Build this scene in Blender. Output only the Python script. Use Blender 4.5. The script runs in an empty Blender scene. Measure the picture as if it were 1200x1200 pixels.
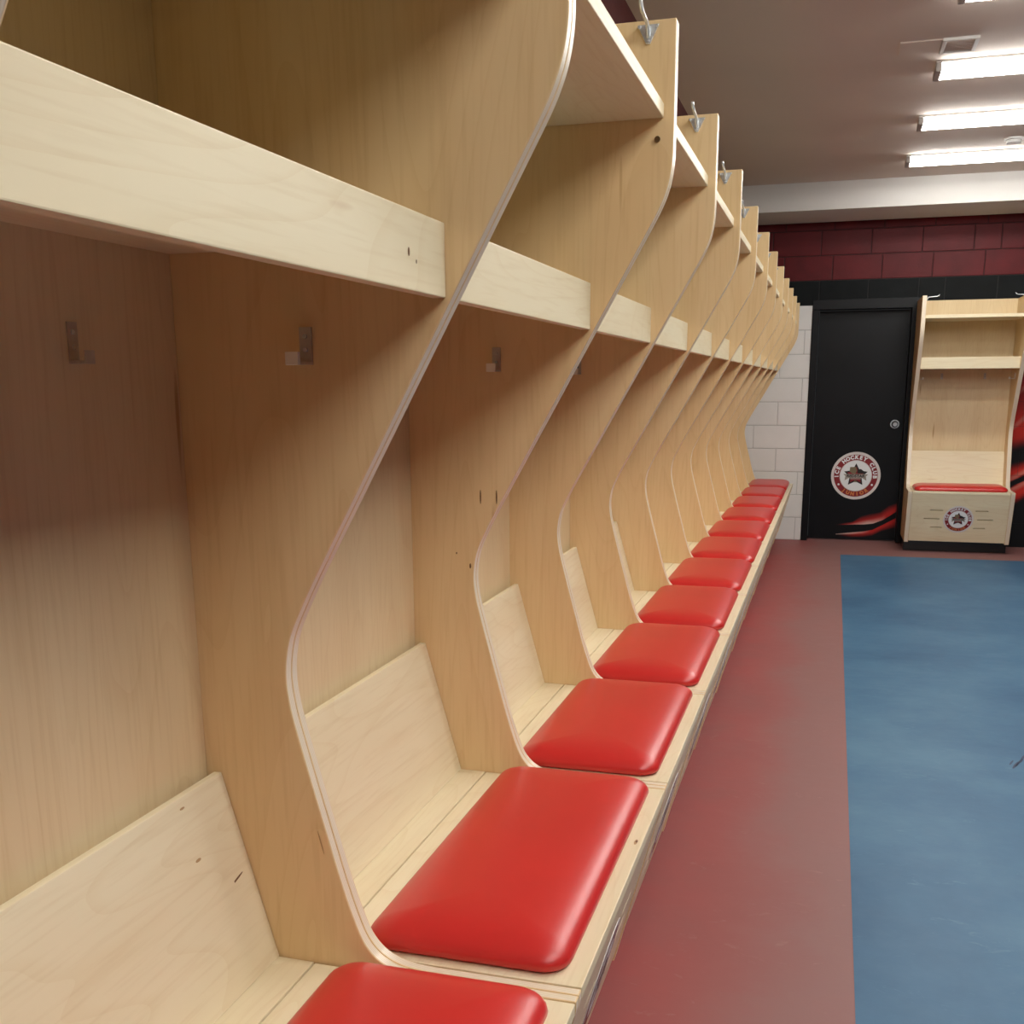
import bpy, bmesh, math, random
from mathutils import Vector, Matrix
random.seed(7)
S = bpy.context.scene
COL = S.collection

# ------------------------------------------------------------------ camera, world, exposure
cam_d = bpy.data.cameras.new('camera')
cam = bpy.data.objects.new('camera', cam_d); COL.objects.link(cam)
YAW, PITCH, ROLL = 0.2871, 0.2213, -0.0061
fwd = Vector((-math.sin(YAW)*math.cos(PITCH), math.cos(YAW)*math.cos(PITCH), -math.sin(PITCH)))
rgt = Vector((math.cos(YAW), math.sin(YAW), 0)); upv = rgt.cross(fwd)
r2 = math.cos(ROLL)*rgt + math.sin(ROLL)*upv
u2 = -math.sin(ROLL)*rgt + math.cos(ROLL)*upv
M = Matrix.Identity(4)
for i in range(3):
    M[i][0], M[i][1], M[i][2] = r2[i], u2[i], -fwd[i]
M.translation = Vector((1.0143, -1.3698, 1.4031))
cam.matrix_world = M
cam_d.sensor_fit = 'HORIZONTAL'; cam_d.sensor_width = 36.0
cam_d.lens = 1255.52/1200*36.0
cam_d.shift_y = (734.1-600)/1200
cam_d.clip_start = 0.02
S.camera = cam

w = bpy.data.worlds.new('world'); S.world = w; w.use_nodes = True
w.node_tree.nodes['Background'].inputs[0].default_value = (0.02, 0.02, 0.02, 1)
S.view_settings.view_transform = 'Standard'
S.view_settings.look = 'None'
S.view_settings.gamma = 1.0
S.view_settings.use_curve_mapping = False
S.view_settings.exposure = 1.15
LAMP = 13.0                       # strength of the fluorescent lenses

# ------------------------------------------------------------------ room numbers (metres)
XL, XR, YB, YF = 0.085, 4.02, -3.0, 8.76      # wall faces
ZC = 2.97                                      # ceiling
COURSE = 0.207

# ------------------------------------------------------------------ materials
MATS = {}
def nt(name):
    m = bpy.data.materials.new(name); m.use_nodes = True
    t = m.node_tree; b = t.nodes['Principled BSDF']
    MATS[name] = m
    return m, t, b
def N(t, kind, **kw):
    n = t.nodes.new(kind)
    for k, v in kw.items(): setattr(n, k, v)
    return n
def L(t, a, b): t.links.new(a, b)
def plain(name, col, rough=0.5, metal=0.0, spec=0.5, coat=0.0, noise=0.0, nscale=8.0, bump=0.0, bscale=200.0):
    m, t, b = nt(name)
    b.inputs['Base Color'].default_value = (*col, 1); b.inputs['Roughness'].default_value = rough
    b.inputs['Metallic'].default_value = metal; b.inputs['Specular IOR Level'].default_value = spec
    b.inputs['Coat Weight'].default_value = coat
    tc = N(t, 'ShaderNodeTexCoord')
    if noise:
        no = N(t, 'ShaderNodeTexNoise'); no.inputs['Scale'].default_value = nscale; no.inputs['Detail'].default_value = 5
        L(t, tc.outputs['Object'], no.inputs['Vector'])
        r = N(t, 'ShaderNodeValToRGB')
        r.color_ramp.elements[0].position = .3; r.color_ramp.elements[1].position = .7
        r.color_ramp.elements[0].color = (*[max(0, c*(1-noise)) for c in col], 1)
        r.color_ramp.elements[1].color = (*[min(1, c*(1+noise)) for c in col], 1)
        L(t, no.outputs['Fac'], r.inputs['Fac']); L(t, r.outputs['Color'], b.inputs['Base Color'])
    if bump:
        n2 = N(t, 'ShaderNodeTexNoise'); n2.inputs['Scale'].default_value = bscale; n2.inputs['Detail'].default_value = 3
        L(t, tc.outputs['Object'], n2.inputs['Vector'])
        bp = N(t, 'ShaderNodeBump'); bp.inputs['Strength'].default_value = bump; bp.inputs['Distance'].default_value = .002
        L(t, n2.outputs['Fac'], bp.inputs['Height']); L(t, bp.outputs['Normal'], b.inputs['Normal'])
    return m

def wood(name, axis, light=(0.86, 0.77, 0.55), dark=(0.815, 0.70, 0.475)):
    """pale birch veneer, grain running along local axis 0/1/2"""
    m, t, b = nt(name)
    b.inputs['Roughness'].default_value = .42; b.inputs['Specular IOR Level'].default_value = .35
    tc = N(t, 'ShaderNodeTexCoord'); oi = N(t, 'ShaderNodeObjectInfo')
    mul = N(t, 'ShaderNodeVectorMath', operation='SCALE'); mul.inputs[0].default_value = (7.3, 13.1, 5.7)
    L(t, oi.outputs['Random'], mul.inputs['Scale'])
    add = N(t, 'ShaderNodeVectorMath', operation='ADD')
    L(t, tc.outputs['Object'], add.inputs[0]); L(t, mul.outputs[0], add.inputs[1])
    def noise(sc_across, sc_along, detail, dist=0.0):
        mp = N(t, 'ShaderNodeMapping'); s = [sc_across]*3; s[axis] = sc_along
        mp.inputs['Scale'].default_value = s
        L(t, add.outputs[0], mp.inputs['Vector'])
        n = N(t, 'ShaderNodeTexNoise'); n.inputs['Scale'].default_value = 1; n.inputs['Detail'].default_value = detail
        n.inputs['Distortion'].default_value = dist
        L(t, mp.outputs[0], n.inputs['Vector']); return n
    n1 = noise(6.5, .8, 3, .5)
    r1 = N(t, 'ShaderNodeValToRGB')
    r1.color_ramp.elements[0].position = .32; r1.color_ramp.elements[0].color = (*dark, 1)
    r1.color_ramp.elements[1].position = .62; r1.color_ramp.elements[1].color = (*light, 1)
    L(t, n1.outputs['Fac'], r1.inputs['Fac'])
    # fine short flecks
    n2 = noise(120, 6, 2)
    r2_ = N(t, 'ShaderNodeValToRGB')
    r2_.color_ramp.elements[0].position = .30; r2_.color_ramp.elements[0].color = (.95, .93, .90, 1)
    r2_.color_ramp.elements[1].position = .50; r2_.color_ramp.elements[1].color = (1, 1, 1, 1)
    L(t, n2.outputs['Fac'], r2_.inputs['Fac'])
    mx = N(t, 'ShaderNodeMix', data_type='RGBA', blend_type='MULTIPLY'); mx.inputs['Factor'].default_value = 1
    L(t, r1.outputs['Color'], mx.inputs[6]); L(t, r2_.outputs['Color'], mx.inputs[7])
    # cathedral rings: contour lines of a stretched noise
    n3 = noise(3.2, .55, 1.5, .4)
    ml = N(t, 'ShaderNodeMath', operation='MULTIPLY'); ml.inputs[1].default_value = 26
    L(t, n3.outputs['Fac'], ml.inputs[0])
    fr = N(t, 'ShaderNodeMath', operation='FRACT'); L(t, ml.outputs[0], fr.inputs[0])
    r3 = N(t, 'ShaderNodeValToRGB')
    r3.color_ramp.elements[0].position = 0; r3.color_ramp.elements[0].color = (.955, .93, .89, 1)
    r3.color_ramp.elements[1].position = .22; r3.color_ramp.elements[1].color = (1, 1, 1, 1)
    L(t, fr.outputs[0], r3.inputs['Fac'])
    mx2 = N(t, 'ShaderNodeMix', data_type='RGBA', blend_type='MULTIPLY'); mx2.inputs['Factor'].default_value = .75
    L(t, mx.outputs[2], mx2.inputs[6]); L(t, r3.outputs['Color'], mx2.inputs[7])
    # rare brown mineral streaks
    n4 = noise(26, 2.2, 1)
    r4 = N(t, 'ShaderNodeValToRGB')
    r4.color_ramp.elements[0].position = .19; r4.color_ramp.elements[0].color = (.62, .45, .29, 1)
    r4.color_ramp.elements[1].position = .235; r4.color_ramp.elements[1].color = (1, 1, 1, 1)
    L(t, n4.outputs['Fac'], r4.inputs['Fac'])
    mx3 = N(t, 'ShaderNodeMix', data_type='RGBA', blend_type='MULTIPLY'); mx3.inputs['Factor'].default_value = .8
    L(t, mx2.outputs[2], mx3.inputs[6]); L(t, r4.outputs['Color'], mx3.inputs[7])
    L(t, mx3.outputs[2], b.inputs['Base Color'])
    bp = N(t, 'ShaderNodeBump'); bp.inputs['Strength'].default_value = .06; bp.inputs['Distance'].default_value = .001
    L(t, n2.outputs['Fac'], bp.inputs['Height']); L(t, bp.outputs['Normal'], b.inputs['Normal'])
    return m
wood('birch_vertical', 2, (0.82, 0.625, 0.355), (0.775, 0.565, 0.30)); wood('birch_back', 2, (0.80, 0.645, 0.40), (0.76, 0.595, 0.355)); wood('birch_lengthwise', 1)
def ply_edge():
    m, t, b = nt('ply_edge')
    b.inputs['Roughness'].default_value = .3; b.inputs['Specular IOR Level'].default_value = .5
    tc = N(t, 'ShaderNodeTexCoord'); sp = N(t, 'ShaderNodeSeparateXYZ'); L(t, tc.outputs['Object'], sp.inputs[0])
    ml = N(t, 'ShaderNodeMath', operation='MULTIPLY'); ml.inputs[1].default_value = 260
    L(t, sp.outputs['Y'], ml.inputs[0])
    fr = N(t, 'ShaderNodeMath', operation='FRACT'); L(t, ml.outputs[0], fr.inputs[0])
    r = N(t, 'ShaderNodeValToRGB')
    r.color_ramp.elements[0].position = .30; r.color_ramp.elements[0].color = (.76, .63, .46, 1)
    r.color_ramp.elements[1].position = .55; r.color_ramp.elements[1].color = (.86, .77, .62, 1)
    L(t, fr.outputs[0], r.inputs['Fac']); L(t, r.outputs['Color'], b.inputs['Base Color'])
ply_edge()
plain('red_vinyl', (.62, .026, .024), .33, spec=.6, noise=.05, nscale=3, bump=.05, bscale=500)
plain('black_plinth', (.008, .008, .009), .2, spec=.5, noise=.2)
plain('black_paint_satin', (.004, .005, .007), .42, spec=.22, noise=.25, nscale=3)
plain('slot_dark', (.05, .03, .015), .8, noise=.1)
plain('zinc', (.78, .83, .86), .25, metal=.6, noise=.15, nscale=90)
plain('hook_tip_cream', (.92, .88, .80), .5, noise=.03)
plain('steel_hook', (.60, .56, .52), .42, metal=.6, noise=.08, nscale=60)
plain('bolt_bronze', (.18, .12, .06), .35, metal=.9, noise=.1, nscale=60)
plain('white_enamel', (.78, .78, .76), .4, noise=.02, nscale=20)
plain('cap_grey', (.42, .40, .38), .5, noise=.05, nscale=20)
plain('block_white', (.80, .80, .78), .55, noise=.03, nscale=5, bump=.35, bscale=60)
plain('block_black', (.007, .009, .010), .55, spec=.12, noise=.25, nscale=6, bump=.5, bscale=70)
plain('block_red', (.115, .007, .010), .48, spec=.22, noise=.2, nscale=5, bump=.5, bscale=70)
plain('mortar_white', (.62, .62, .60), .8, noise=.05)
plain('mortar_black', (.008, .008, .009), .7, noise=.1)
plain('mortar_red', (.045, .004, .005), .7, noise=.1)
plain('ceiling_paint', (.68, .59, .52), .8, noise=.03, nscale=1.2, bump=.1, bscale=120)
plain('bulkhead_paint', (.74, .73, .70), .7, noise=.02, nscale=2)
plain('emblem_silver', (.74, .70, .69), .4, noise=.04)
plain('emblem_maroon', (.24, .012, .018), .4, noise=.05)
plain('emblem_white', (.86, .90, .92), .4, noise=.02)
plain('emblem_orange', (.65, .22, .06), .4, noise=.05)
plain('emblem_black', (.012, .010, .010), .4, noise=.1)
plain('emblem_tan', (.20, .16, .09), .4, noise=.1)
plain('emblem_grey', (.36, .33, .29), .4, noise=.1)
plain('wood_knot', (.16, .075, .025), .5, noise=.2, nscale=80)
plain('wood_knot_halo', (.50, .32, .15), .45, noise=.1, nscale=40)
def painted():                                  # colour attribute carries flat print (flame mural)
    m, t, b = nt('flame_print')
    a = N(t, 'ShaderNodeAttribute', attribute_name='Col'); b.inputs['Roughness'].default_value = .5; b.inputs['Specular IOR Level'].default_value = .2
    L(t, a.outputs['Color'], b.inputs['Base Color'])
painted()
def lens():
    m, t, b = nt('lamp_lens')
    b.inputs['Base Color'].default_value = (.9, .9, .9, 1)
    b.inputs['Emission Color'].default_value = (1.0, .978, .925, 1); b.inputs['Emission Strength'].default_value = LAMP
lens()
def floor_mat(name, c1, c2, c3, scuff, rough, wear=None):
    m, t, b = nt(name)
    b.inputs['Specular IOR Level'].default_value = .22
    g = N(t, 'ShaderNodeTexCoord')
    n = N(t, 'ShaderNodeTexNoise'); n.inputs['Scale'].default_value = 1.1; n.inputs['Detail'].default_value = 6; n.inputs['Roughness'].default_value = .62
    L(t, g.outputs['Object'], n.inputs['Vector'])
    r = N(t, 'ShaderNodeValToRGB')
    r.color_ramp.elements[0].position = .34; r.color_ramp.elements[0].color = (*c1, 1)
    r.color_ramp.elements[1].position = .66; r.color_ramp.elements[1].color = (*c3, 1)
    e = r.color_ramp.elements.new(.5); e.color = (*c2, 1)
    L(t, n.outputs['Fac'], r.inputs['Fac'])
    base = r.outputs['Color']
    if wear:
        sp = N(t, 'ShaderNodeSeparateXYZ'); L(t, g.outputs['Object'], sp.inputs[0])
        ma = N(t, 'ShaderNodeMath', operation='MULTIPLY_ADD'); ma.inputs[1].default_value = .9; L(t, n.outputs['Fac'], ma.inputs[0]); L(t, sp.outputs['X'], ma.inputs[2])
        m2 = N(t, 'ShaderNodeMapRange', interpolation_type='SMOOTHSTEP'); m2.inputs['From Min'].default_value = 1.12; m2.inputs['From Max'].default_value = 1.48; m2.inputs['To Max'].default_value = .8
        L(t, ma.outputs[0], m2.inputs['Value'])
        mw = N(t, 'ShaderNodeMix', data_type='RGBA'); L(t, m2.outputs[0], mw.inputs['Factor']); L(t, base, mw.inputs[6]); mw.inputs[7].default_value = (*wear, 1); base = mw.outputs[2]
    mp = N(t, 'ShaderNodeMapping'); mp.inputs['Scale'].default_value = (2.4, 5.5, 1); mp.inputs['Rotation'].default_value = (0, 0, .35)
    L(t, g.outputs['Object'], mp.inputs['Vector'])
    n2 = N(t, 'ShaderNodeTexNoise'); n2.inputs['Scale'].default_value = 3.2; n2.inputs['Detail'].default_value = 8; n2.inputs['Roughness'].default_value = .7
    n2.inputs['Distortion'].default_value = 1.2
    L(t, mp.outputs[0], n2.inputs['Vector'])
    r2 = N(t, 'ShaderNodeValToRGB')
    r2.color_ramp.elements[0].position = .60; r2.color_ramp.elements[0].color = (0, 0, 0, 1)
    r2.color_ramp.elements[1].position = .80; r2.color_ramp.elements[1].color = (.55, .55, .55, 1)
    L(t, n2.outputs['Fac'], r2.inputs['Fac'])
    mx = N(t, 'ShaderNodeMix', data_type='RGBA'); L(t, r2.outputs['Color'], mx.inputs['Factor'])
    L(t, base, mx.inputs[6]); mx.inputs[7].default_value = (*scuff, 1)
    L(t, mx.outputs[2], b.inputs['Base Color'])
    mr = N(t, 'ShaderNodeMapRange'); mr.inputs['To Min'].default_value = rough-.06; mr.inputs['To Max'].default_value = rough+.10
    L(t, n2.outputs['Fac'], mr.inputs['Value']); L(t, mr.outputs[0], b.inputs['Roughness'])
    n3 = N(t, 'ShaderNodeTexNoise'); n3.inputs['Scale'].default_value = 160; L(t, g.outputs['Object'], n3.inputs['Vector'])
    bp = N(t, 'ShaderNodeBump'); bp.inputs['Strength'].default_value = .08; bp.inputs['Distance'].default_value = .002
    L(t, n3.outputs['Fac'], bp.inputs['Height']); L(t, bp.outputs['Normal'], b.inputs['Normal'])
floor_mat('floor_red', (.285, .096, .090), (.325, .088, .083), (.37, .075, .071), (.42, .25, .23), .48, (.26, .145, .135))
floor_mat('floor_blue', (.040, .115, .215), (.058, .152, .262), (.088, .200, .310), (.19, .33, .42), .44)

# ------------------------------------------------------------------ mesh helpers
def box(bm, x0, x1, y0, y1, z0, z1, mi=0):
    v = [bm.verts.new(c) for c in ((x0,y0,z0),(x1,y0,z0),(x1,y1,z0),(x0,y1,z0),(x0,y0,z1),(x1,y0,z1),(x1,y1,z1),(x0,y1,z1))]
    fs = []
    for f in ((0,3,2,1),(4,5,6,7),(0,1,5,4),(1,2,6,5),(2,3,7,6),(3,0,4,7)):
        q = bm.faces.new([v[i] for i in f]); q.material_index = mi; fs.append(q)
    return v, fs
def prism(bm, pts, y0, y1, mi=0, edge_mi=None):
    """polygon of (x,z) extruded along y"""
    a = [bm.verts.new((x, y0, z)) for x, z in pts]; b = [bm.verts.new((x, y1, z)) for x, z in pts]
    f = bm.faces.new(a); f.material_index = mi
    f = bm.faces.new(list(reversed(b))); f.material_index = mi
    n = len(pts)
    for i in range(n):
        j = (i+1) % n
        f = bm.faces.new((a[j], a[i], b[i], b[j])); f.material_index = mi if edge_mi is None else edge_mi
def disc(bm, c, r, axis, h, n=20, mi=0):
    """cylinder, centre of base c, direction axis (unit Vector), height h"""
    ax = Vector(axis).normalized(); t = Vector((0,0,1)) if abs(ax.z) < .9 else Vector((1,0,0))
    u = ax.cross(t).normalized(); v = ax.cross(u)
    lo, hi = [], []
    for i in range(n):
        a = 2*math.pi*i/n; d = u*math.cos(a)*r + v*math.sin(a)*r
        lo.append(bm.verts.new(Vector(c)+d)); hi.append(bm.verts.new(Vector(c)+d+ax*h))
    f = bm.faces.new(list(reversed(lo))); f.material_index = mi
    f = bm.faces.new(hi); f.material_index = mi
    for i in range(n):
        j = (i+1) % n
        f = bm.faces.new((lo[i], lo[j], hi[j], hi[i])); f.material_index = mi; f.smooth = True
def tube(bm, pts, r, n=8, mi=0):
    pts = [Vector(p) for p in pts]; rings = []
    for i, p in enumerate(pts):
        d = (pts[min(i+1, len(pts)-1)] - pts[max(i-1, 0)]).normalized()
        t = Vector((0,0,1)) if abs(d.z) < .9 else Vector((1,0,0))
        if i: 
            u = (u0 - d*u0.dot(d)).normalized()
        else: u = d.cross(t).normalized()
        u0 = u; v = d.cross(u)
        rings.append([bm.verts.new(p + u*math.cos(2*math.pi*k/n)*r + v*math.sin(2*math.pi*k/n)*r) for k in range(n)])
    for a, b in zip(rings, rings[1:]):
        for k in range(n):
            f = bm.faces.new((a[k], a[(k+1)%n], b[(k+1)%n], b[k])); f.smooth = True; f.material_index = mi
    bm.faces.new(list(reversed(rings[0]))).material_index = mi; bm.faces.new(rings[-1]).material_index = mi
def mesh(name, bm, mats, bevel=0.0, smooth=False):
    bmesh.ops.recalc_face_normals(bm, faces=bm.faces)
    if bevel:
        es = [e for e in bm.edges if len(e.link_faces) == 2 and e.calc_face_angle(0) > .6]
        bmesh.ops.bevel(bm, geom=es, offset=bevel, segments=2, affect='EDGES', profile=.6, clamp_overlap=True)
    me = bpy.data.meshes.new(name); bm.to_mesh(me); bm.free()
    if isinstance(mats, str): mats = [mats]
    for m in mats: me.materials.append(MATS[m])
    if smooth:
        for p in me.polygons: p.use_smooth = True
    return me
def obj(name, me, parent=None):
    o = bpy.data.objects.new(name, me); COL.objects.link(o)
    if parent is not None: o.parent = parent
    return o
def empty(name, loc=(0,0,0), rz=0.0):
    o = bpy.data.objects.new(name, None); COL.objects.link(o)
    o.location = loc; o.rotation_euler = (0, 0, rz); o.empty_display_size = .1
    return o
def tag(o, label=None, cat=None, group=None, kind=None):
    if label: o['label'] = label
    if cat: o['category'] = cat
    if group: o['group'] = group
    if kind: o['kind'] = kind
    return o
def boxmesh(name, x0, x1, y0, y1, z0, z1, mats, bevel=0.0):
    bm = bmesh.new(); box(bm, x0, x1, y0, y1, z0, z1); return mesh(name, bm, mats, bevel)

# ------------------------------------------------------------------ room shell
fl = obj('floor', boxmesh('floor', XL-.2, XR+.2, YB-.2, YF+.35, -.12, 0, 'floor_red'))
tag(fl, 'scuffed dull red floor running round the blue field', 'floor', kind='structure')
bf = obj('blue_field', boxmesh('blue_field', 1.140, 2.96, YB+.8, 7.95, -.001, .0012, 'floor_blue'), fl)
tag(bf, 'blue painted rectangle in the middle of the floor')
ce = obj('ceiling', boxmesh('ceiling', XL-.2, XR+.2, YB-.2, YF+.3, ZC, ZC+.12, 'ceiling_paint'))
tag(ce, 'flat beige-grey painted ceiling above the stalls', 'ceiling', kind='structure')
so = obj('trim_1', boxmesh('trim_1', XL, XR, 8.05, YF-.001, 2.757, ZC, 'bulkhead_paint', .004))
tag(so, 'white boxed bulkhead under the ceiling along the end wall', 'bulkhead', kind='structure')

def banded_wall(name, x0, x1, y0, y1, label, low='block_white'):
    bm = bmesh.new()
    for mi, (a, b) in enumerate(((0, 10*COURSE), (10*COURSE, 11*COURSE), (11*COURSE, ZC))): box(bm, x0, x1, y0, y1, a, b, mi)
    o = obj(name, mesh(name, bm, [low, 'block_black', 'block_red']))
    tag(o, label, 'wall', kind='structure'); return o
banded_wall('wall_left', XL-.2, XL, YB-.2, YF+.3, 'side wall with dark red top behind the long row of stalls')
banded_wall('wall_right', XR, XR+.2, YB-.2, YF+.3, 'black side wall facing the long row of stalls', 'block_black')  # unseen wall; its black is assumed, to cut fill light and deepen shadows
banded_wall('wall_back', XL, XR, YB-.2, YB, 'black end wall opposite the black door', 'block_black')  # unseen too, black assumed for the same lower fill light

# far wall: mortar backing + individual concrete blocks
DX0, DX1, DZ1 = 0.797, 1.668, 10*COURSE + .012          # door opening
bm = bmesh.new()
def backing(x0, x1, z0, z1, mi): box(bm, x0, x1, YF+.005, YF+.3, z0, z1, mi)
backing(XL, DX0, 0, 10*COURSE, 0); backing(DX1, XR, 0, 10*COURSE, 1)
backing(XL, XR, 10*COURSE+.012, 11*COURSE, 1); backing(XL, DX0, 10*COURSE, 10*COURSE+.012, 1); backing(DX1, XR, 10*COURSE, 10*COURSE+.012, 1)
backing(XL, XR, 11*COURSE, ZC, 2)
wf = obj('wall_far', mesh('wall_far', bm, ['mortar_white', 'mortar_black', 'mortar_red']))
tag(wf, 'painted concrete block end wall, dark red above black above white', 'wall', kind='structure')

def sm(a, b, x):
    t = max(0.0, min(1.0, (x-a)/(b-a))); return t*t*(3-2*t)
def mural(x, z):
    """flat spray-painted flames: red licks with a black slash"""
    v = z - .565 - .60*(x-2.56)
    wob = .05*math.sin(9*x+3*z) + .04*math.sin(17*z-4*x)
    red = 0.0
    red = max(red, (1-sm(.10, .20, v+.6*wob))*sm(.024, .034, v))
    red = max(red, (1-sm(.09, .20, -v+.5*wob))*sm(.024, .034, -v))
    up = sm(.26, .40, v+.6*wob) * (1-sm(.86, 1.10, v+wob))
    red = max(red, up*(.72+.28*math.sin(11*v+6*x)))
    hot = max(0, 1-abs(abs(v)-.05)/.035)*.5 if abs(v) > .03 else 0
    hot = max(hot, .35*max(0, math.sin(23*v-9*x)-.75)*4*up)
    c = Vector((.006, .007, .009)).lerp(Vector((.60, .030, .020)), max(0, min(1, red)))
    c = c.lerp(Vector((.62, .34, .26)), max(0, min(1, hot))*min(1, red*1.2))
    return (c.x, c.y, c.z, 1)
def block(x0, x1, row, mat):
    g = .0012 if mat == 'flame_print' else .004; z0, z1 = row*COURSE+g, (row+1)*COURSE-g
    z1 = min(z1, 2.757 - .002)
    if row == 10 and False: pass
    bm = bmesh.new(); _, fs = box(bm, x0+g, x1-g, YF, YF+.02, z0, z1)
    if mat == 'flame_print':
        f = fs[2]
        e = [k for k in f.edges]
        bmesh.ops.subdivide_edges(bm, edges=e, cuts=19, use_grid_fill=True)
        me = mesh('concrete_block', bm, mat)
        ca = me.color_attributes.new('Col', 'FLOAT_COLOR', 'POINT')
        for i, vt in enumerate(me.vertices): ca.data[i].color = mural(vt.co.x, vt.co.z)
    else:
        me = mesh('concrete_block', bm, mat, .003)
    o = obj('concrete_block', me, wf); return o
ODD = [.940 + .4065*k for k in range(-3, 9)]
EVEN = [.735 + .4065*k for k in range(-2, 9)]
R10 = [.027, .433, .840, 1.246, 1.655, 1.865, 2.275, 2.68, 3.087, 3.493, 3.9]
R12 = [.024, .430, .837, 1.250, 1.660, 2.066, 2.275, 2.68, 3.087, 3.493, 3.9]
for row in range(14):
    J = {10: R10, 12: R12}.get(row, ODD if row % 2 else EVEN)
    cuts = sorted(set([XL, XR] + [j for j in J if XL+.02 < j < XR-.02]))
    for a, b in zip(cuts, cuts[1:]):
        if row >= 11: block(a, b, row, 'block_red'); continue
        if row == 10: block(a, b, row, 'block_black'); continue
        for x0, x1, m_ in ((a, min(b, DX0), 'block_white'), (max(a, DX1), b, 'flame_print')):
            if x1 - x0 > .03: block(x0, x1, row, m_)

# ------------------------------------------------------------------ round club emblem (flat print on the door and the bench fronts)
def text_mesh(s, size, bold=.0):
    cu = bpy.data.curves.new('t', 'FONT'); cu.body = s; cu.size = size; cu.align_x = 'CENTER'; cu.align_y = 'CENTER'
    cu.offset = bold; cu.resolution_u = 3
    o = bpy.data.objects.new('t', cu); COL.objects.link(o)
    dg = bpy.context.evaluated_depsgraph_get(); me = bpy.data.meshes.new_from_object(o.evaluated_get(dg))
    bpy.data.objects.remove(o); bpy.data.curves.remove(cu); return me
EMAT = ['emblem_silver', 'emblem_maroon', 'emblem_white', 'emblem_orange', 'emblem_black', 'emblem_tan', 'emblem_grey']
def emblem_mesh():
    """unit-radius emblem in the (u,v) plane, print layers stacked a hair along +w"""
    bm = bmesh.new()
    def poly(pts, w_, mi):
        vs = [bm.verts.new((x, y, w_)) for x, y in pts]; f = bm.faces.new(vs); f.material_index = mi
    def circ(r, w_, mi, n=56): poly([(r*math.cos(2*math.pi*i/n), r*math.sin(2*math.pi*i/n)) for i in range(n)], w_, mi)
    disc(bm, (0,0,0), 1.0, (0,0,1), .012, 56, 0)
    circ(.885, .014, 1); circ(.655, .016, 0); circ(.625, .018, 2)
    def put(ch, size, ang, rad, mi, flip=False, bold=.012):
        me = text_mesh(ch, size, bold)
        rot = ang - math.pi/2 if not flip else ang + math.pi/2
        T = Matrix.Translation((rad*math.cos(ang), rad*math.sin(ang), .019)) @ Matrix.Rotation(rot, 4, 'Z')
        n0 = len(bm.verts); nf = len(bm.faces)
        bm.from_mesh(me); bm.verts.ensure_lookup_table(); bm.faces.ensure_lookup_table()
        for v in bm.verts[n0:]: v.co = T @ v.co
        for f in bm.faces[nf:]: f.material_index = mi
        bpy.data.meshes.remove(me)
    s = 'ICE HOCKEY CLUB'
    for i, ch in enumerate(s):
        if ch != ' ': put(ch, .215, math.radians(180 + 3 - 186*i/(len(s)-1)), .770, 2)
    for i, ch in enumerate('JUNIOR'):
        put(ch, .20, math.radians(-90 - 36 + 72*i/5), .770, 3, True)
    for a in (-29, 209): 
        c = (.77*math.cos(math.radians(a)), .77*math.sin(math.radians(a)))
        poly([(c[0]+.045*math.cos(k*math.pi/4), c[1]+.045*math.sin(k*math.pi/4)) for k in range(8)], .019, 2)
    # five-pointed star with banner
    star = []
    for k in range(10):
        r = .53 if k % 2 == 0 else .27; a = math.pi/2 + k*math.pi/5
        star.append((r*math.cos(a)*.94, r*math.sin(a)*.94+.02))
    cc = bm.verts.new((0, .02, .020)); ring = [bm.verts.new((x, y, .020)) for x, y in star]
    for k in range(10): 
        f = bm.faces.new((cc, ring[k], ring[(k+1) % 10])); f.material_index = 4
    star2 = [(x*.74, (y-.02)*.74+.02) for x, y in star]
    cc = bm.verts.new((0, .02, .021)); ring = [bm.verts.new((x, y, .021)) for x, y in star2]
    for k in range(10):
        f = bm.faces.new((cc, ring[k], ring[(k+1) % 10])); f.material_index = 1
    poly([(-.24, .36), (-.02, .37), (.04, .22), (-.02, .08), (-.14, .10), (-.26, .18)], .022, 5)      # plain tan patch
    poly([(.06, .28), (.20, .28), (.34, .18), (.36, .10), (.06, .10)], .0215, 4)
    poly([(-.50, .07), (.50, .07), (.42, -.02), (.44, -.20), (.28, -.10), (-.28, -.10), (-.44, -.20), (-.42, -.02)], .023, 6)
    poly([(-.22, -.115), (.22, -.115), (.22, -.145), (-.22, -.145)], .023, 6)
    me = text_mesh('REDSTAR', .165, .006)
    n0 = len(bm.verts); nf = len(bm.faces); bm.from_mesh(me); bm.verts.ensure_lookup_table(); bm.faces.ensure_lookup_table()
    for v in bm.verts[n0:]: v.co = Vector((v.co.x*1.05, v.co.y-.015, .0245))
    for f in bm.faces[nf:]: f.material_index = 4
    bpy.data.meshes.remove(me)
    poly([(-.07, -.27), (.07, -.27), (.04, -.20), (-.04, -.20)], .023, 5)
    return bm
_bm = emblem_mesh()
def emblem(name, radius, origin, U, V):
    bm = _bm.copy(); U = Vector(U).normalized(); V = Vector(V).normalized(); W = U.cross(V)
    for v in bm.verts: v.co = Vector(origin) + (U*v.co.x + V*v.co.y)*radius + W*(v.co.z*.12)
    me = bpy.data.meshes.new(name); bm.to_mesh(me); bm.free()
    for m in EMAT: me.materials.append(MATS[m])
    return me

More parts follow.
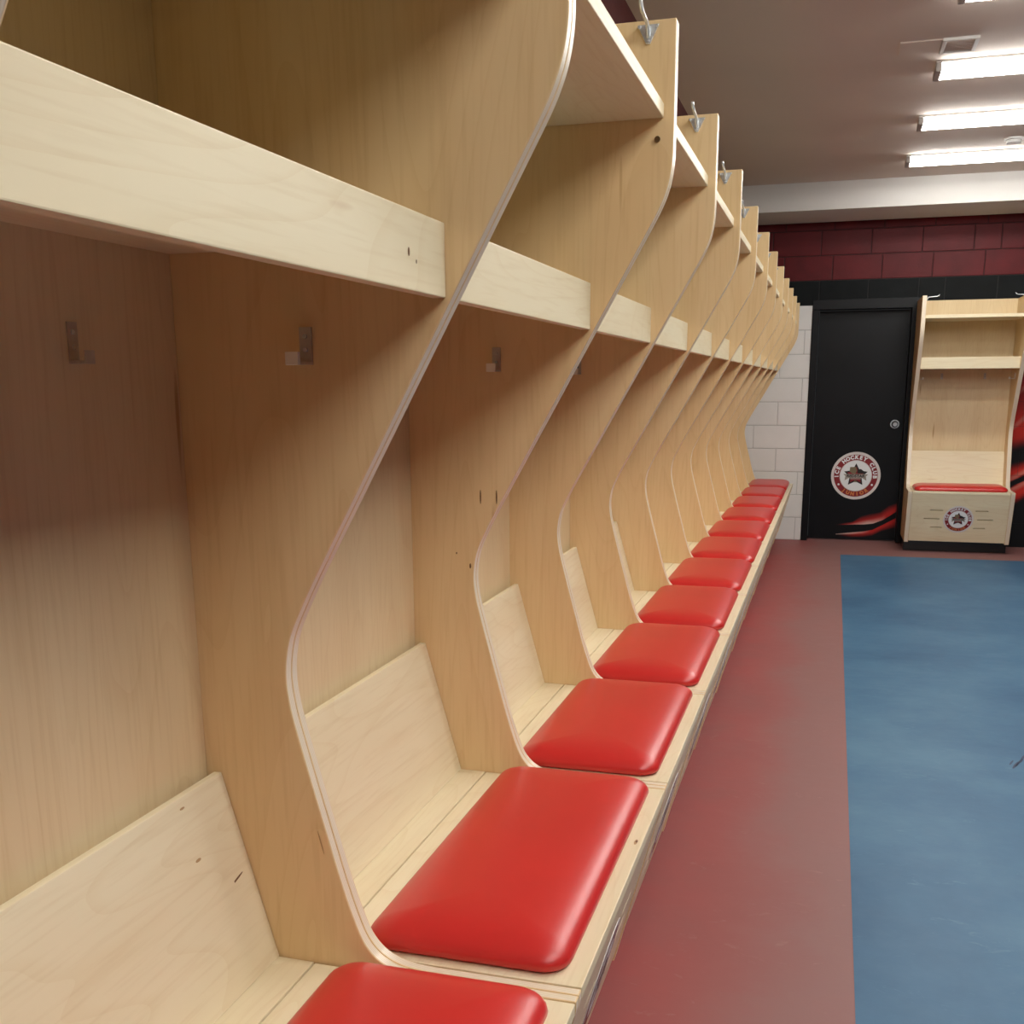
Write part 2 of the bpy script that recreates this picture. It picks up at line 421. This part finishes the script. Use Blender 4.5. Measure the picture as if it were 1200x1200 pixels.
# ------------------------------------------------------------------ black door in the end wall
YD = 8.88
door = empty('door_1', ((DX0+DX1)/2, YF, 0)); tag(door, 'black door with round hockey club emblem in the end wall', 'door', kind='structure')
def dpart(name, me, parent=None):
    o = obj(name, me, parent or door)
    if parent is None: o.matrix_parent_inverse = Matrix.Translation(door.location).inverted()
    return o
bm = bmesh.new()
box(bm, DX0-.006, DX0+.052, YF-.008, YF+.17, 0, DZ1-.05)
box(bm, DX1-.052, DX1+.006, YF-.008, YF+.17, 0, DZ1-.05)
box(bm, DX0-.006, DX1+.006, YF-.008, YF+.17, DZ1-.05, DZ1+.035)
dpart('door_frame', mesh('door_frame', bm, 'black_paint_satin', .004))
LX0, LX1 = DX0+.055, DX1-.055
leaf = dpart('door_leaf', boxmesh('door_leaf', LX0, LX1, YD, YD+.045, .012, DZ1-.055, 'black_paint_satin', .002))
em = obj('club_emblem', emblem('club_emblem', .214, (1.243, YD, .586), (1,0,0), (0,0,1)), leaf)
tag(em, 'round maroon and white ice hockey club emblem')
bm = bmesh.new()
disc(bm, (1.546, YD, 1.047), .038, (0,-1,0), .008, 28)
o = obj('lock_rose', mesh('lock_rose', bm, 'zinc'), leaf)
bm = bmesh.new()
disc(bm, (1.546, YD-.008, 1.047), .029, (0,-1,0), .004, 24); disc(bm, (1.546, YD-.012, 1.047), .012, (0,-1,0), .035, 16, 1)
disc(bm, (1.546, YD-.047, 1.047), .018, (0,-1,0), .018, 18, 1)
o = obj('door_knob', mesh('door_knob', bm, ['emblem_black', 'zinc']), leaf)
def flame(name, lower, upper, hot_to):
    """printed flame lick between two curves (lists of (x,z)); crisp edge below, fading out above"""
    def at(c, t):
        k = t*(len(c)-1); i = min(int(k), len(c)-2); f = k-i
        return (c[i][0]*(1-f)+c[i+1][0]*f, c[i][1]*(1-f)+c[i+1][1]*f)
    nu, nv = 40, 10; bm = bmesh.new(); vs = []; cols = []
    for i in range(nu+1):
        t = i/nu; a, b = at(lower, t), at(upper, t); rowv = []
        for j in range(nv+1):
            s = j/nv
            rowv.append(bm.verts.new((a[0]*(1-s)+b[0]*s, YD-.0008, a[1]*(1-s)+b[1]*s)))
            k = (1-s)**1.1 * sm(0, .22, t)
            c = Vector((.006, .007, .009)).lerp(Vector((.50, .025, .022)), min(1, k*1.5))
            h = max(0, 1-abs(t-hot_to)/.34)*max(0, 1-s*2.2)
            c = c.lerp(Vector((.72, .52, .46)), min(.9, h*1.2))
            cols.append((c.x, c.y, c.z, 1))
        vs.append(rowv)
    for i in range(nu):
        for j in range(nv): bm.faces.new((vs[i][j], vs[i+1][j], vs[i+1][j+1], vs[i][j+1]))
    bm.verts.index_update(); me = bpy.data.meshes.new(name); bm.to_mesh(me); bm.free()
    ca = me.color_attributes.new('Col', 'FLOAT_COLOR', 'POINT')
    for i, c in enumerate(cols): ca.data[i].color = c
    me.materials.append(MATS['flame_print'])
    return obj(name, me, leaf)
flame('painted_flame', [(1.09,.134),(1.24,.142),(1.34,.146),(1.42,.156),(1.50,.190),(1.555,.228),(1.612,.270)],
      [(1.09,.142),(1.24,.168),(1.31,.222),(1.39,.246),(1.47,.262),(1.545,.325),(1.612,.350)], .42)
flame('painted_flame', [(1.10,.052),(1.24,.070),(1.34,.082),(1.42,.100),(1.50,.145),(1.555,.178),(1.612,.212)],
      [(1.10,.036),(1.24,.026),(1.34,.030),(1.42,.045),(1.50,.090),(1.555,.105),(1.612,.122)], .12)

# ------------------------------------------------------------------ ceiling lights, detector, ceiling grille
lens_me = None
for i, yc in enumerate([7.275, 6.09, 4.915, 3.715, 2.53, 1.35, 0.17, -1.01, -2.19]):
    t_ = empty('ceiling_light', (2.04, yc, ZC))
    if lens_me is None:
        x0, x1, hw, h = -.60, .60, .092, .050
        pan_me = boxmesh('light_pan', x0-.03, x1+.03, -.099, .099, -.012, -.0005, 'white_enamel', .002)
        bm = bmesh.new()
        prof = [(-hw, -.012), (-hw, -h+.014), (-hw+.016, -h), (hw-.016, -h), (hw, -h+.014), (hw, -.012)]
        a = [bm.verts.new((x0, y, z)) for y, z in prof]; b = [bm.verts.new((x1, y, z)) for y, z in prof]
        for k in range(len(prof)-1): bm.faces.new((a[k], b[k], b[k+1], a[k+1]))
        bm.faces.new(list(reversed(a))); bm.faces.new(b)
        lens_me = mesh('light_lens', bm, 'lamp_lens')
        cap_me = []
        for s in (-1, 1):
            bm = bmesh.new(); xa, xb = sorted((s*.6005, s*.63)); box(bm, xa, xb, -hw-.004, hw+.004, -h-.003, -.012); cap_me.append(mesh('end_cap', bm, 'cap_grey', .006))
    obj('light_pan', pan_me, t_); obj('light_lens', lens_me, t_)
    for cm in cap_me: obj('end_cap', cm, t_)
    if i == 0: lab = 'lit fluorescent strip light next to the white bulkhead'
    else:
        lab = 'lit fluorescent strip light, %s along the ceiling from the white bulkhead' % ['', 'second', 'third', 'fourth', 'fifth', 'sixth', 'seventh', 'eighth', 'ninth'][i]
    tag(t_, lab, 'ceiling light', 'fluorescent strip lights on the ceiling')
sd = empty('smoke_detector', (2.055, 6.83, ZC)); tag(sd, 'small round white smoke detector between two strip lights', 'smoke detector')
bm = bmesh.new(); disc(bm, (0,0,-.012), .062, (0,0,1), .0115, 28); obj('base_plate', mesh('base_plate', bm, 'white_enamel', .002), sd)
bm = bmesh.new(); disc(bm, (0,0,-.034), .047, (0,0,1), .022, 28); obj('sensor_cap', mesh('sensor_cap', bm, 'white_enamel', .005), sd)
cv = empty('ceiling_grille', (1.395, 4.56, ZC)); tag(cv, 'flat rectangular air grille and blank plate flush on the ceiling', 'vent')
obj('blank_plate', boxmesh('blank_plate', -.175, .012, -.11, .10, -.008, -.0005, 'ceiling_paint', .002), cv)
bm = bmesh.new()
for a in ((.014, .175, -.115, -.097), (.014, .175, .087, .105), (.014, .032, -.097, .087), (.157, .175, -.097, .087)): box(bm, a[0], a[1], a[2], a[3], -.014, -.0005)
obj('grille_frame', mesh('grille_frame', bm, 'bulkhead_paint', .002), cv)
sl_me = boxmesh('slat', .033, .156, -.009, .009, -.007, -.001, 'ceiling_paint')
for k in range(9):
    o = obj('slat', sl_me, cv); o.location = (0, -.082 + k*.0205, 0); o.rotation_euler = (.12, 0, 0)

# ------------------------------------------------------------------ hockey locker stall
# local axes: x = out of the wall, y = along the row, z = up
KEYS = [(.098, .086), (.594, .086), (.7015, .500), (.7035, .512), (.7035, .5255), (.470, .5255), (.440, .5275), (.418, .532), (.400, .540), (.385, .551),
           (.370, .570), (.357, .600), (.339, .655), (.316, .740), (.293, .826), (.275, .896), (.266, .935), (.261, .975), (.263, 1.010), (.272, 1.048),
           (.2945, 1.096), (.318, 1.140), (.645, 1.716), (.660, 1.744), (.672, 1.772), (.680, 1.800), (.6845, 1.832), (.6855, 1.866), (.6855, 2.0865), (.098, 2.0865)]
def smooth_profile(k):
    out = []
    for i in range(len(k)):
        p1, p2 = Vector(k[i]), Vector(k[(i+1) % len(k)])
        out.append(tuple(p1))
        if 5 <= i <= 26 and i != 21:                      # curved stretches only
            p0, p3 = Vector(k[i-1]), Vector(k[(i+2) % len(k)])
            if i == 5: p0 = p1*2-p2
            if i == 26: p3 = p2 + (p2-p1)
            if i == 20: p3 = p2 + (p2-p1)
            if i == 22: p0 = p1 - (p2-p1)
            for t in (.25, .5, .75):
                out.append(tuple(.5*((2*p1) + (p2-p0)*t + (2*p0-5*p1+4*p2-p3)*t*t + (3*p1-p0-3*p2+p3)*t**3)))
    return out
PROFILE = smooth_profile(KEYS)
FX0, FZ0, FX1, FZ1 = .5935, .0985, .7015, .5055        # front panel outer face, bottom and top
_cache = {}
def stall_meshes(W, T):
    key = (round(W, 4), T)
    if key in _cache: return _cache[key]
    d = {}; yi0, yi1 = T, W-T
    for nm, a, b in (('near', 0.0, T), ('far', W-T, W)):
        bm = bmesh.new(); prism(bm, PROFILE, a+.0004, b-.0004, 0, 1)
        d['side_'+nm] = mesh('side_panel', bm, ['birch_vertical', 'ply_edge'], .0022)
    d['back'] = boxmesh('back_panel', .098, .1164, yi0+.0005, yi1-.0005, .092, 2.0845, 'birch_back')
    d['top_shelf'] = boxmesh('top_shelf', .1166, .6655, yi0+.0005, yi1-.0005, 1.910, 1.936, ['birch_lengthwise'], .002)
    d['lower_shelf'] = boxmesh('lower_shelf', .1166, .5040, yi0+.0005, yi1-.0005, 1.584, 1.603, 'birch_lengthwise')
    d['fascia'] = boxmesh('fascia_board', .5042, .5232, yi0+.0005, yi1-.0005, 1.5145, 1.6068, 'birch_lengthwise', .0018)
    bm = bmesh.new(); n = Vector((-.2994, 0, -.0822)).normalized()*.013      # backrest, thickness towards the wall
    prism(bm, [(.2243, .5264), (.1421, .8254), (.1421+n.x, .8254+n.z+.003), (.2243+n.x, .5264)], yi0+.0007, yi1-.0007)
    d['backrest'] = mesh('backrest', bm, 'birch_lengthwise', .0012)
    d['rear_seat_board'] = boxmesh('rear_seat_board', .1166, .2835, yi0+.0005, yi1-.0005, .507, .5256, 'birch_lengthwise', .001)
    d['seat_lid'] = boxmesh('seat_lid', .2868, .7030, yi0+.003, yi1-.003, .506, .5256, 'birch_lengthwise', .0018)
    # cushion: rounded-rectangle rings
    bm = bmesh.new(); cx0, cx1, cy0, cy1 = .337, .676, yi0+.016, yi1-.016
    cx, cy, hx, hy = (cx0+cx1)/2, (cy0+cy1)/2, (cx1-cx0)/2, (cy1-cy0)/2
    prof = [(.010, .5262), (.003, .531), (0, .537), (.0015, .544), (.006, .551), (.014, .5575), (.026, .5632), (.043, .5682), (.066, .5720), (.096, .5744), (.14, .5755)]
    rings = []
    for ins, z in prof:
        r = max(.045-ins*.55, .006); ax, ay = hx-ins, hy-ins; ring = []
        for qx, qy, a0 in ((1,1,0), (-1,1,90), (-1,-1,180), (1,-1,270)):
            for k in range(7):
                an = math.radians(a0+15*k); ring.append(bm.verts.new((cx+qx*(ax-r)+r*math.cos(an), cy+qy*(ay-r)+r*math.sin(an), z)))
        rings.append(ring)
    for a, b in zip(rings, rings[1:]):
        for k in range(28): bm.faces.new((a[k], a[(k+1)%28], b[(k+1)%28], b[k]))
    bm.faces.new(rings[-1]); bm.faces.new(list(reversed(rings[0])))
    d['cushion'] = mesh('seat_cushion', bm, 'red_vinyl', smooth=True)
    # front panel with six real vent slots
    U = Vector((0, 1, 0)); V = Vector((FX1-FX0, 0, FZ1-FZ0)); H = V.length; V.normalize(); NRM = Vector((V.z, 0, -V.x))
    yc = W/2; vc = H*.48
    slots = []
    for dv, a, b in ((.076, .125, .225), (0, .146, .270), (-.076, .120, .215)):
        for s in (-1, 1):
            y0, y1 = sorted((yc+s*a, yc+s*b)); slots.append((y0, y1, vc+dv-.004, vc+dv+.004))
    ys = sorted(set([yi0+.0015, yi1-.0015] + [q for s in slots for q in s[:2]])); vs = sorted(set([0, H] + [q for s in slots for q in s[2:]]))
    def keep(i, j):
        if i < 0 or j < 0 or i >= len(ys)-1 or j >= len(vs)-1: return False
        a, b = (ys[i]+ys[i+1])/2, (vs[j]+vs[j+1])/2
        return not any(s[0] < a < s[1] and s[2] < b < s[3] for s in slots)
    O = Vector((FX0, 0, FZ0)); bm = bmesh.new(); gv = {}
    def P(i, j, k):
        if (i, j, k) not in gv: gv[(i, j, k)] = bm.verts.new(O + U*ys[i] + V*vs[j] - NRM*(.016*k))
        return gv[(i, j, k)]
    for i in range(len(ys)-1):
        for j in range(len(vs)-1):
            if not keep(i, j): continue
            bm.faces.new((P(i,j,0), P(i+1,j,0), P(i+1,j+1,0), P(i,j+1,0))); bm.faces.new((P(i,j+1,1), P(i+1,j+1,1), P(i+1,j,1), P(i,j,1)))
            for (di, dj, p, q) in ((-1,0,(i,j),(i,j+1)), (1,0,(i+1,j+1),(i+1,j)), (0,-1,(i+1,j),(i,j)), (0,1,(i,j+1),(i+1,j+1))):
                if not keep(i+di, j+dj): bm.faces.new((P(*p,0), P(*q,0), P(*q,1), P(*p,1)))
    d['front_panel'] = mesh('front_panel', bm, 'birch_lengthwise')
    d['emblem'] = emblem('club_emblem', .118, O + U*yc + V*vc + NRM*.0001, U, V)
    d['plinth'] = boxmesh('toe_kick', .110, .485, .004, W-.004, .001, .0875, 'black_plinth', .003)
    # J-shaped coat hook: strip of flat metal; at origin, plate in the y-z plane, hook towards +x
    bm = bmesh.new(); hw = .009
    prof = [(0, .050), (.003, .050), (.003, .004), (.040, .004), (.040, .016), (.043, .016), (.043, 0), (.0, 0)]
    a = [bm.verts.new((x, -hw, z)) for x, z in prof]; b = [bm.verts.new((x, hw, z)) for x, z in prof]
    for q in ((0,1,2,7), (2,3,6,7), (3,4,5,6)):
        bm.faces.new([a[i] for i in q]); bm.faces.new([b[i] for i in reversed(q)])
    for k in range(8): bm.faces.new((a[k], b[k], b[(k+1)%8], a[(k+1)%8]))
    d['hook'] = mesh('coat_hook', bm, 'steel_hook')
    d['hook_tip'] = boxmesh('hook_tip', .0385, .0455, -hw-.0005, hw+.0005, -.0008, .0165, 'hook_tip_cream', .001)
    bm = bmesh.new(); disc(bm, (.003, 0, .020), .0032, (1,0,0), .0022, 10); d['screw_a'] = mesh('screw', bm, 'zinc')
    bm = bmesh.new(); disc(bm, (.003, 0, .038), .0032, (1,0,0), .0022, 10); d['screw_b'] = mesh('screw', bm, 'zinc')
    # heavy zinc top hook on triangular base
    bm = bmesh.new()
    tri = [(-.021, .014), (.021, .014), (.004, -.020), (-.004, -.020)]
    a = [bm.verts.new((0, y, z)) for y, z in tri]; b = [bm.verts.new((.0035, y, z)) for y, z in tri]
    bm.faces.new(a); bm.faces.new(list(reversed(b)))
    for k in range(4): bm.faces.new((a[k], b[k], b[(k+1)%4], a[(k+1)%4]))
    for y, z in ((-.017, .010), (.017, .010), (0, -.015)): disc(bm, (.0035, y, z), .0035, (1,0,0), .003, 8)
    d['hook_base'] = mesh('top_hook', bm, 'zinc', .0008)
    bm = bmesh.new(); tube(bm, [(.003, 0, -.010), (.007, 0, -.004), (.010, 0, .006), (.020, 0, .013), (.050, 0, .015), (.078, 0, .017), (.090, 0, .022), (.097, 0, .031)], .0038)
    d['hook_rod'] = mesh('hook_rod', bm, 'zinc')
    bm = bmesh.new(); disc(bm, (0,0,0), .0055, (1,0,0), .004, 12); d['bolt'] = mesh('bolt', bm, 'bolt_bronze')
    _cache[key] = d
    return d

def make_stall(loc, rz, W, T, label, group, bolts=False):
    d = stall_meshes(W, T)
    r = empty('locker_stall', loc, rz); tag(r, label, 'locker stall', group)
    parts = {}
    for k, nm in (('side_near', 'side_panel'), ('side_far', 'side_panel'), ('back', 'back_panel'), ('top_shelf', 'top_shelf'), ('lower_shelf', 'lower_shelf'),
                  ('fascia', 'fascia_board'), ('backrest', 'backrest'), ('rear_seat_board', 'rear_seat_board'), ('seat_lid', 'seat_lid'), ('front_panel', 'front_panel'), ('plinth', 'toe_kick')):
        parts[k] = obj(nm, d[k], r)
    c = obj('seat_cushion', d['cushion'], parts['seat_lid']); c['label'] = 'red padded vinyl cushion'
    obj('club_emblem', d['emblem'], parts['front_panel'])
    for (x, y, z, a) in ((.32, T, 1.432, math.pi/2), (.32, W-T, 1.432, -math.pi/2), (.1164, .240, 1.432, 0), (.1164, W-.240, 1.432, 0)):
        h = obj('coat_hook', d['hook'], r); h.location = (x, y, z); h.rotation_euler = (0, 0, a)
        obj('screw', d['screw_a'], h); obj('screw', d['screw_b'], h)
        if a: obj('hook_tip', d['hook_tip'], h)
        else: h.scale = (.55, 1, 1)
    for y, a in ((T, math.pi/2), (W-T, -math.pi/2)):
        h = obj('top_hook', d['hook_base'], r); h.location = (.632, y, 2.064); h.rotation_euler = (0, 0, a)
        obj('hook_rod', d['hook_rod'], h)
        if bolts and y > T: b = obj('bolt', d['bolt'], r); b.location = (.654, y, 1.872); b.rotation_euler = (0, 0, a)
    return r, parts

T = .019; P, P0 = .7739, .8784
ORD = ['', 'first', 'second', 'third', 'fourth', 'fifth', 'sixth', 'seventh', 'eighth', 'ninth', 'tenth', 'eleventh', 'twelfth']
row = {}
for i in range(-1, 11):
    y0 = (-P0 if i == -1 else 0 if i == 0 else P0 + (i-1)*P) + T
    W = P0 if i <= 0 else P
    n = 11 - i
    if n == 1: lab = 'birch locker stall with red cushion, built against the white block wall'
    elif n == 11: lab = 'wider birch locker stall with red cushion, eleventh in the row from the white block wall'
    elif n == 12: lab = 'wider birch locker stall with knotty shelf board, twelfth in the row from the white wall'
    else: lab = 'birch locker stall with red cushion, %s in the row from the white block wall' % ORD[n]
    row[i] = make_stall((0, y0, 0), 0, W, T, lab, 'birch locker stalls in the long row', i == 0)
end, _ = make_stall((1.652, 8.845, 0), -math.pi/2, .822, .034, 'free-standing birch locker stall beside the black door, emblem on its bench front', None)

# ------------------------------------------------------------------ singular knots and mineral streaks the photo shows in the veneer
def mark(parent, pts_fn, name='knot', mat='wood_knot'):
    bm = bmesh.new(); vs = [bm.verts.new(p) for p in pts_fn]; bm.faces.new(vs)
    return obj(name, mesh(name, bm, mat), parent)
def ell(c, U, V, a, b, n=12):
    c, U, V = Vector(c), Vector(U), Vector(V)
    return [c + U*a*math.cos(2*math.pi*k/n) + V*b*math.sin(2*math.pi*k/n) for k in range(n)]
fs = row[-1][1]['fascia']; o_ = -P0 + T
def onfas(y, z): return (.5236, y - o_, z)
mark(fs, ell(onfas(-.128, 1.558), (0,1,0), (0,0,1), .0032, .0052)); mark(fs, ell(onfas(-.104, 1.549), (0,1,0), (0,0,1), .0018, .0026))
pn = row[0][1]['side_far']; o0 = P0 - .0005      # camera side of the panel between the first two whole stalls
for x in (.280, .317): mark(pn, ell((x, P0-T-.0002, 1.164), (1,0,0), (0,0,1), .0016, .016), 'grain_streak')
mark(pn, ell((.254, P0-T-.0002, 1.009), (1,0,0), (0,0,1), .0022, .006)); mark(pn, ell((.222, P0-T-.0002, 1.037), (1,0,0), (0,0,1), .0018, .0024))

bk = row[-1][1]['backrest']; BU, BN = Vector((-.0822, 0, .2994)).normalized(), Vector((.2994, 0, .0822)).normalized()
def onback(y, t): return Vector((.2243, y - o_, .5264)) + BU*t + BN*.0004
mark(bk, ell(onback(-.045, .152), (0,.97,.24), BU, .019, .0017), 'grain_streak')
mark(bk, ell(onback(-.116, .215), (0,1,0), BU, .007, .0024), 'knot', 'wood_knot_halo'); mark(bk, ell(onback(-.115, .295), (0,1,0), BU, .006, .0018), 'knot', 'wood_knot_halo')
ld = row[0][1]['seat_lid']
mark(ld, ell((.690, .579-T, .5262), (1,0,0), (0,1,0), .0035, .013), 'knot', 'wood_knot_halo'); mark(ld, ell((.691, .581-T, .5264), (1,0,0), (0,1,0), .0022, .006))
p0 = row[-1][1]['side_far']
mark(p0, ell((.3055, P0-T-.0002, .728), Vector((.25,0,-1)).normalized(), (1,0,.25), .020, .0011), 'grain_streak', 'wood_knot_halo')
# dark rubber scuff on the blue floor
bm = bmesh.new()
for a, b, l, w_ in ((1.746, 2.815, .045, .006), (1.762, 2.845, .05, .004), (1.735, 2.84, .03, .004), (1.787, 2.915, .035, .005), (1.775, 2.87, .025, .003)):
    vs = [bm.verts.new((a + l*math.cos(t*math.pi/5)*.35 + w_*math.sin(t*math.pi/5), b + l*math.cos(t*math.pi/5), .0014)) for t in range(10)]
    bm.faces.new(vs)
plain('scuff_navy', (.012, .035, .10), .5, noise=.3, nscale=80)
obj('scuff_mark', mesh('scuff_mark', bm, 'scuff_navy'), fl)
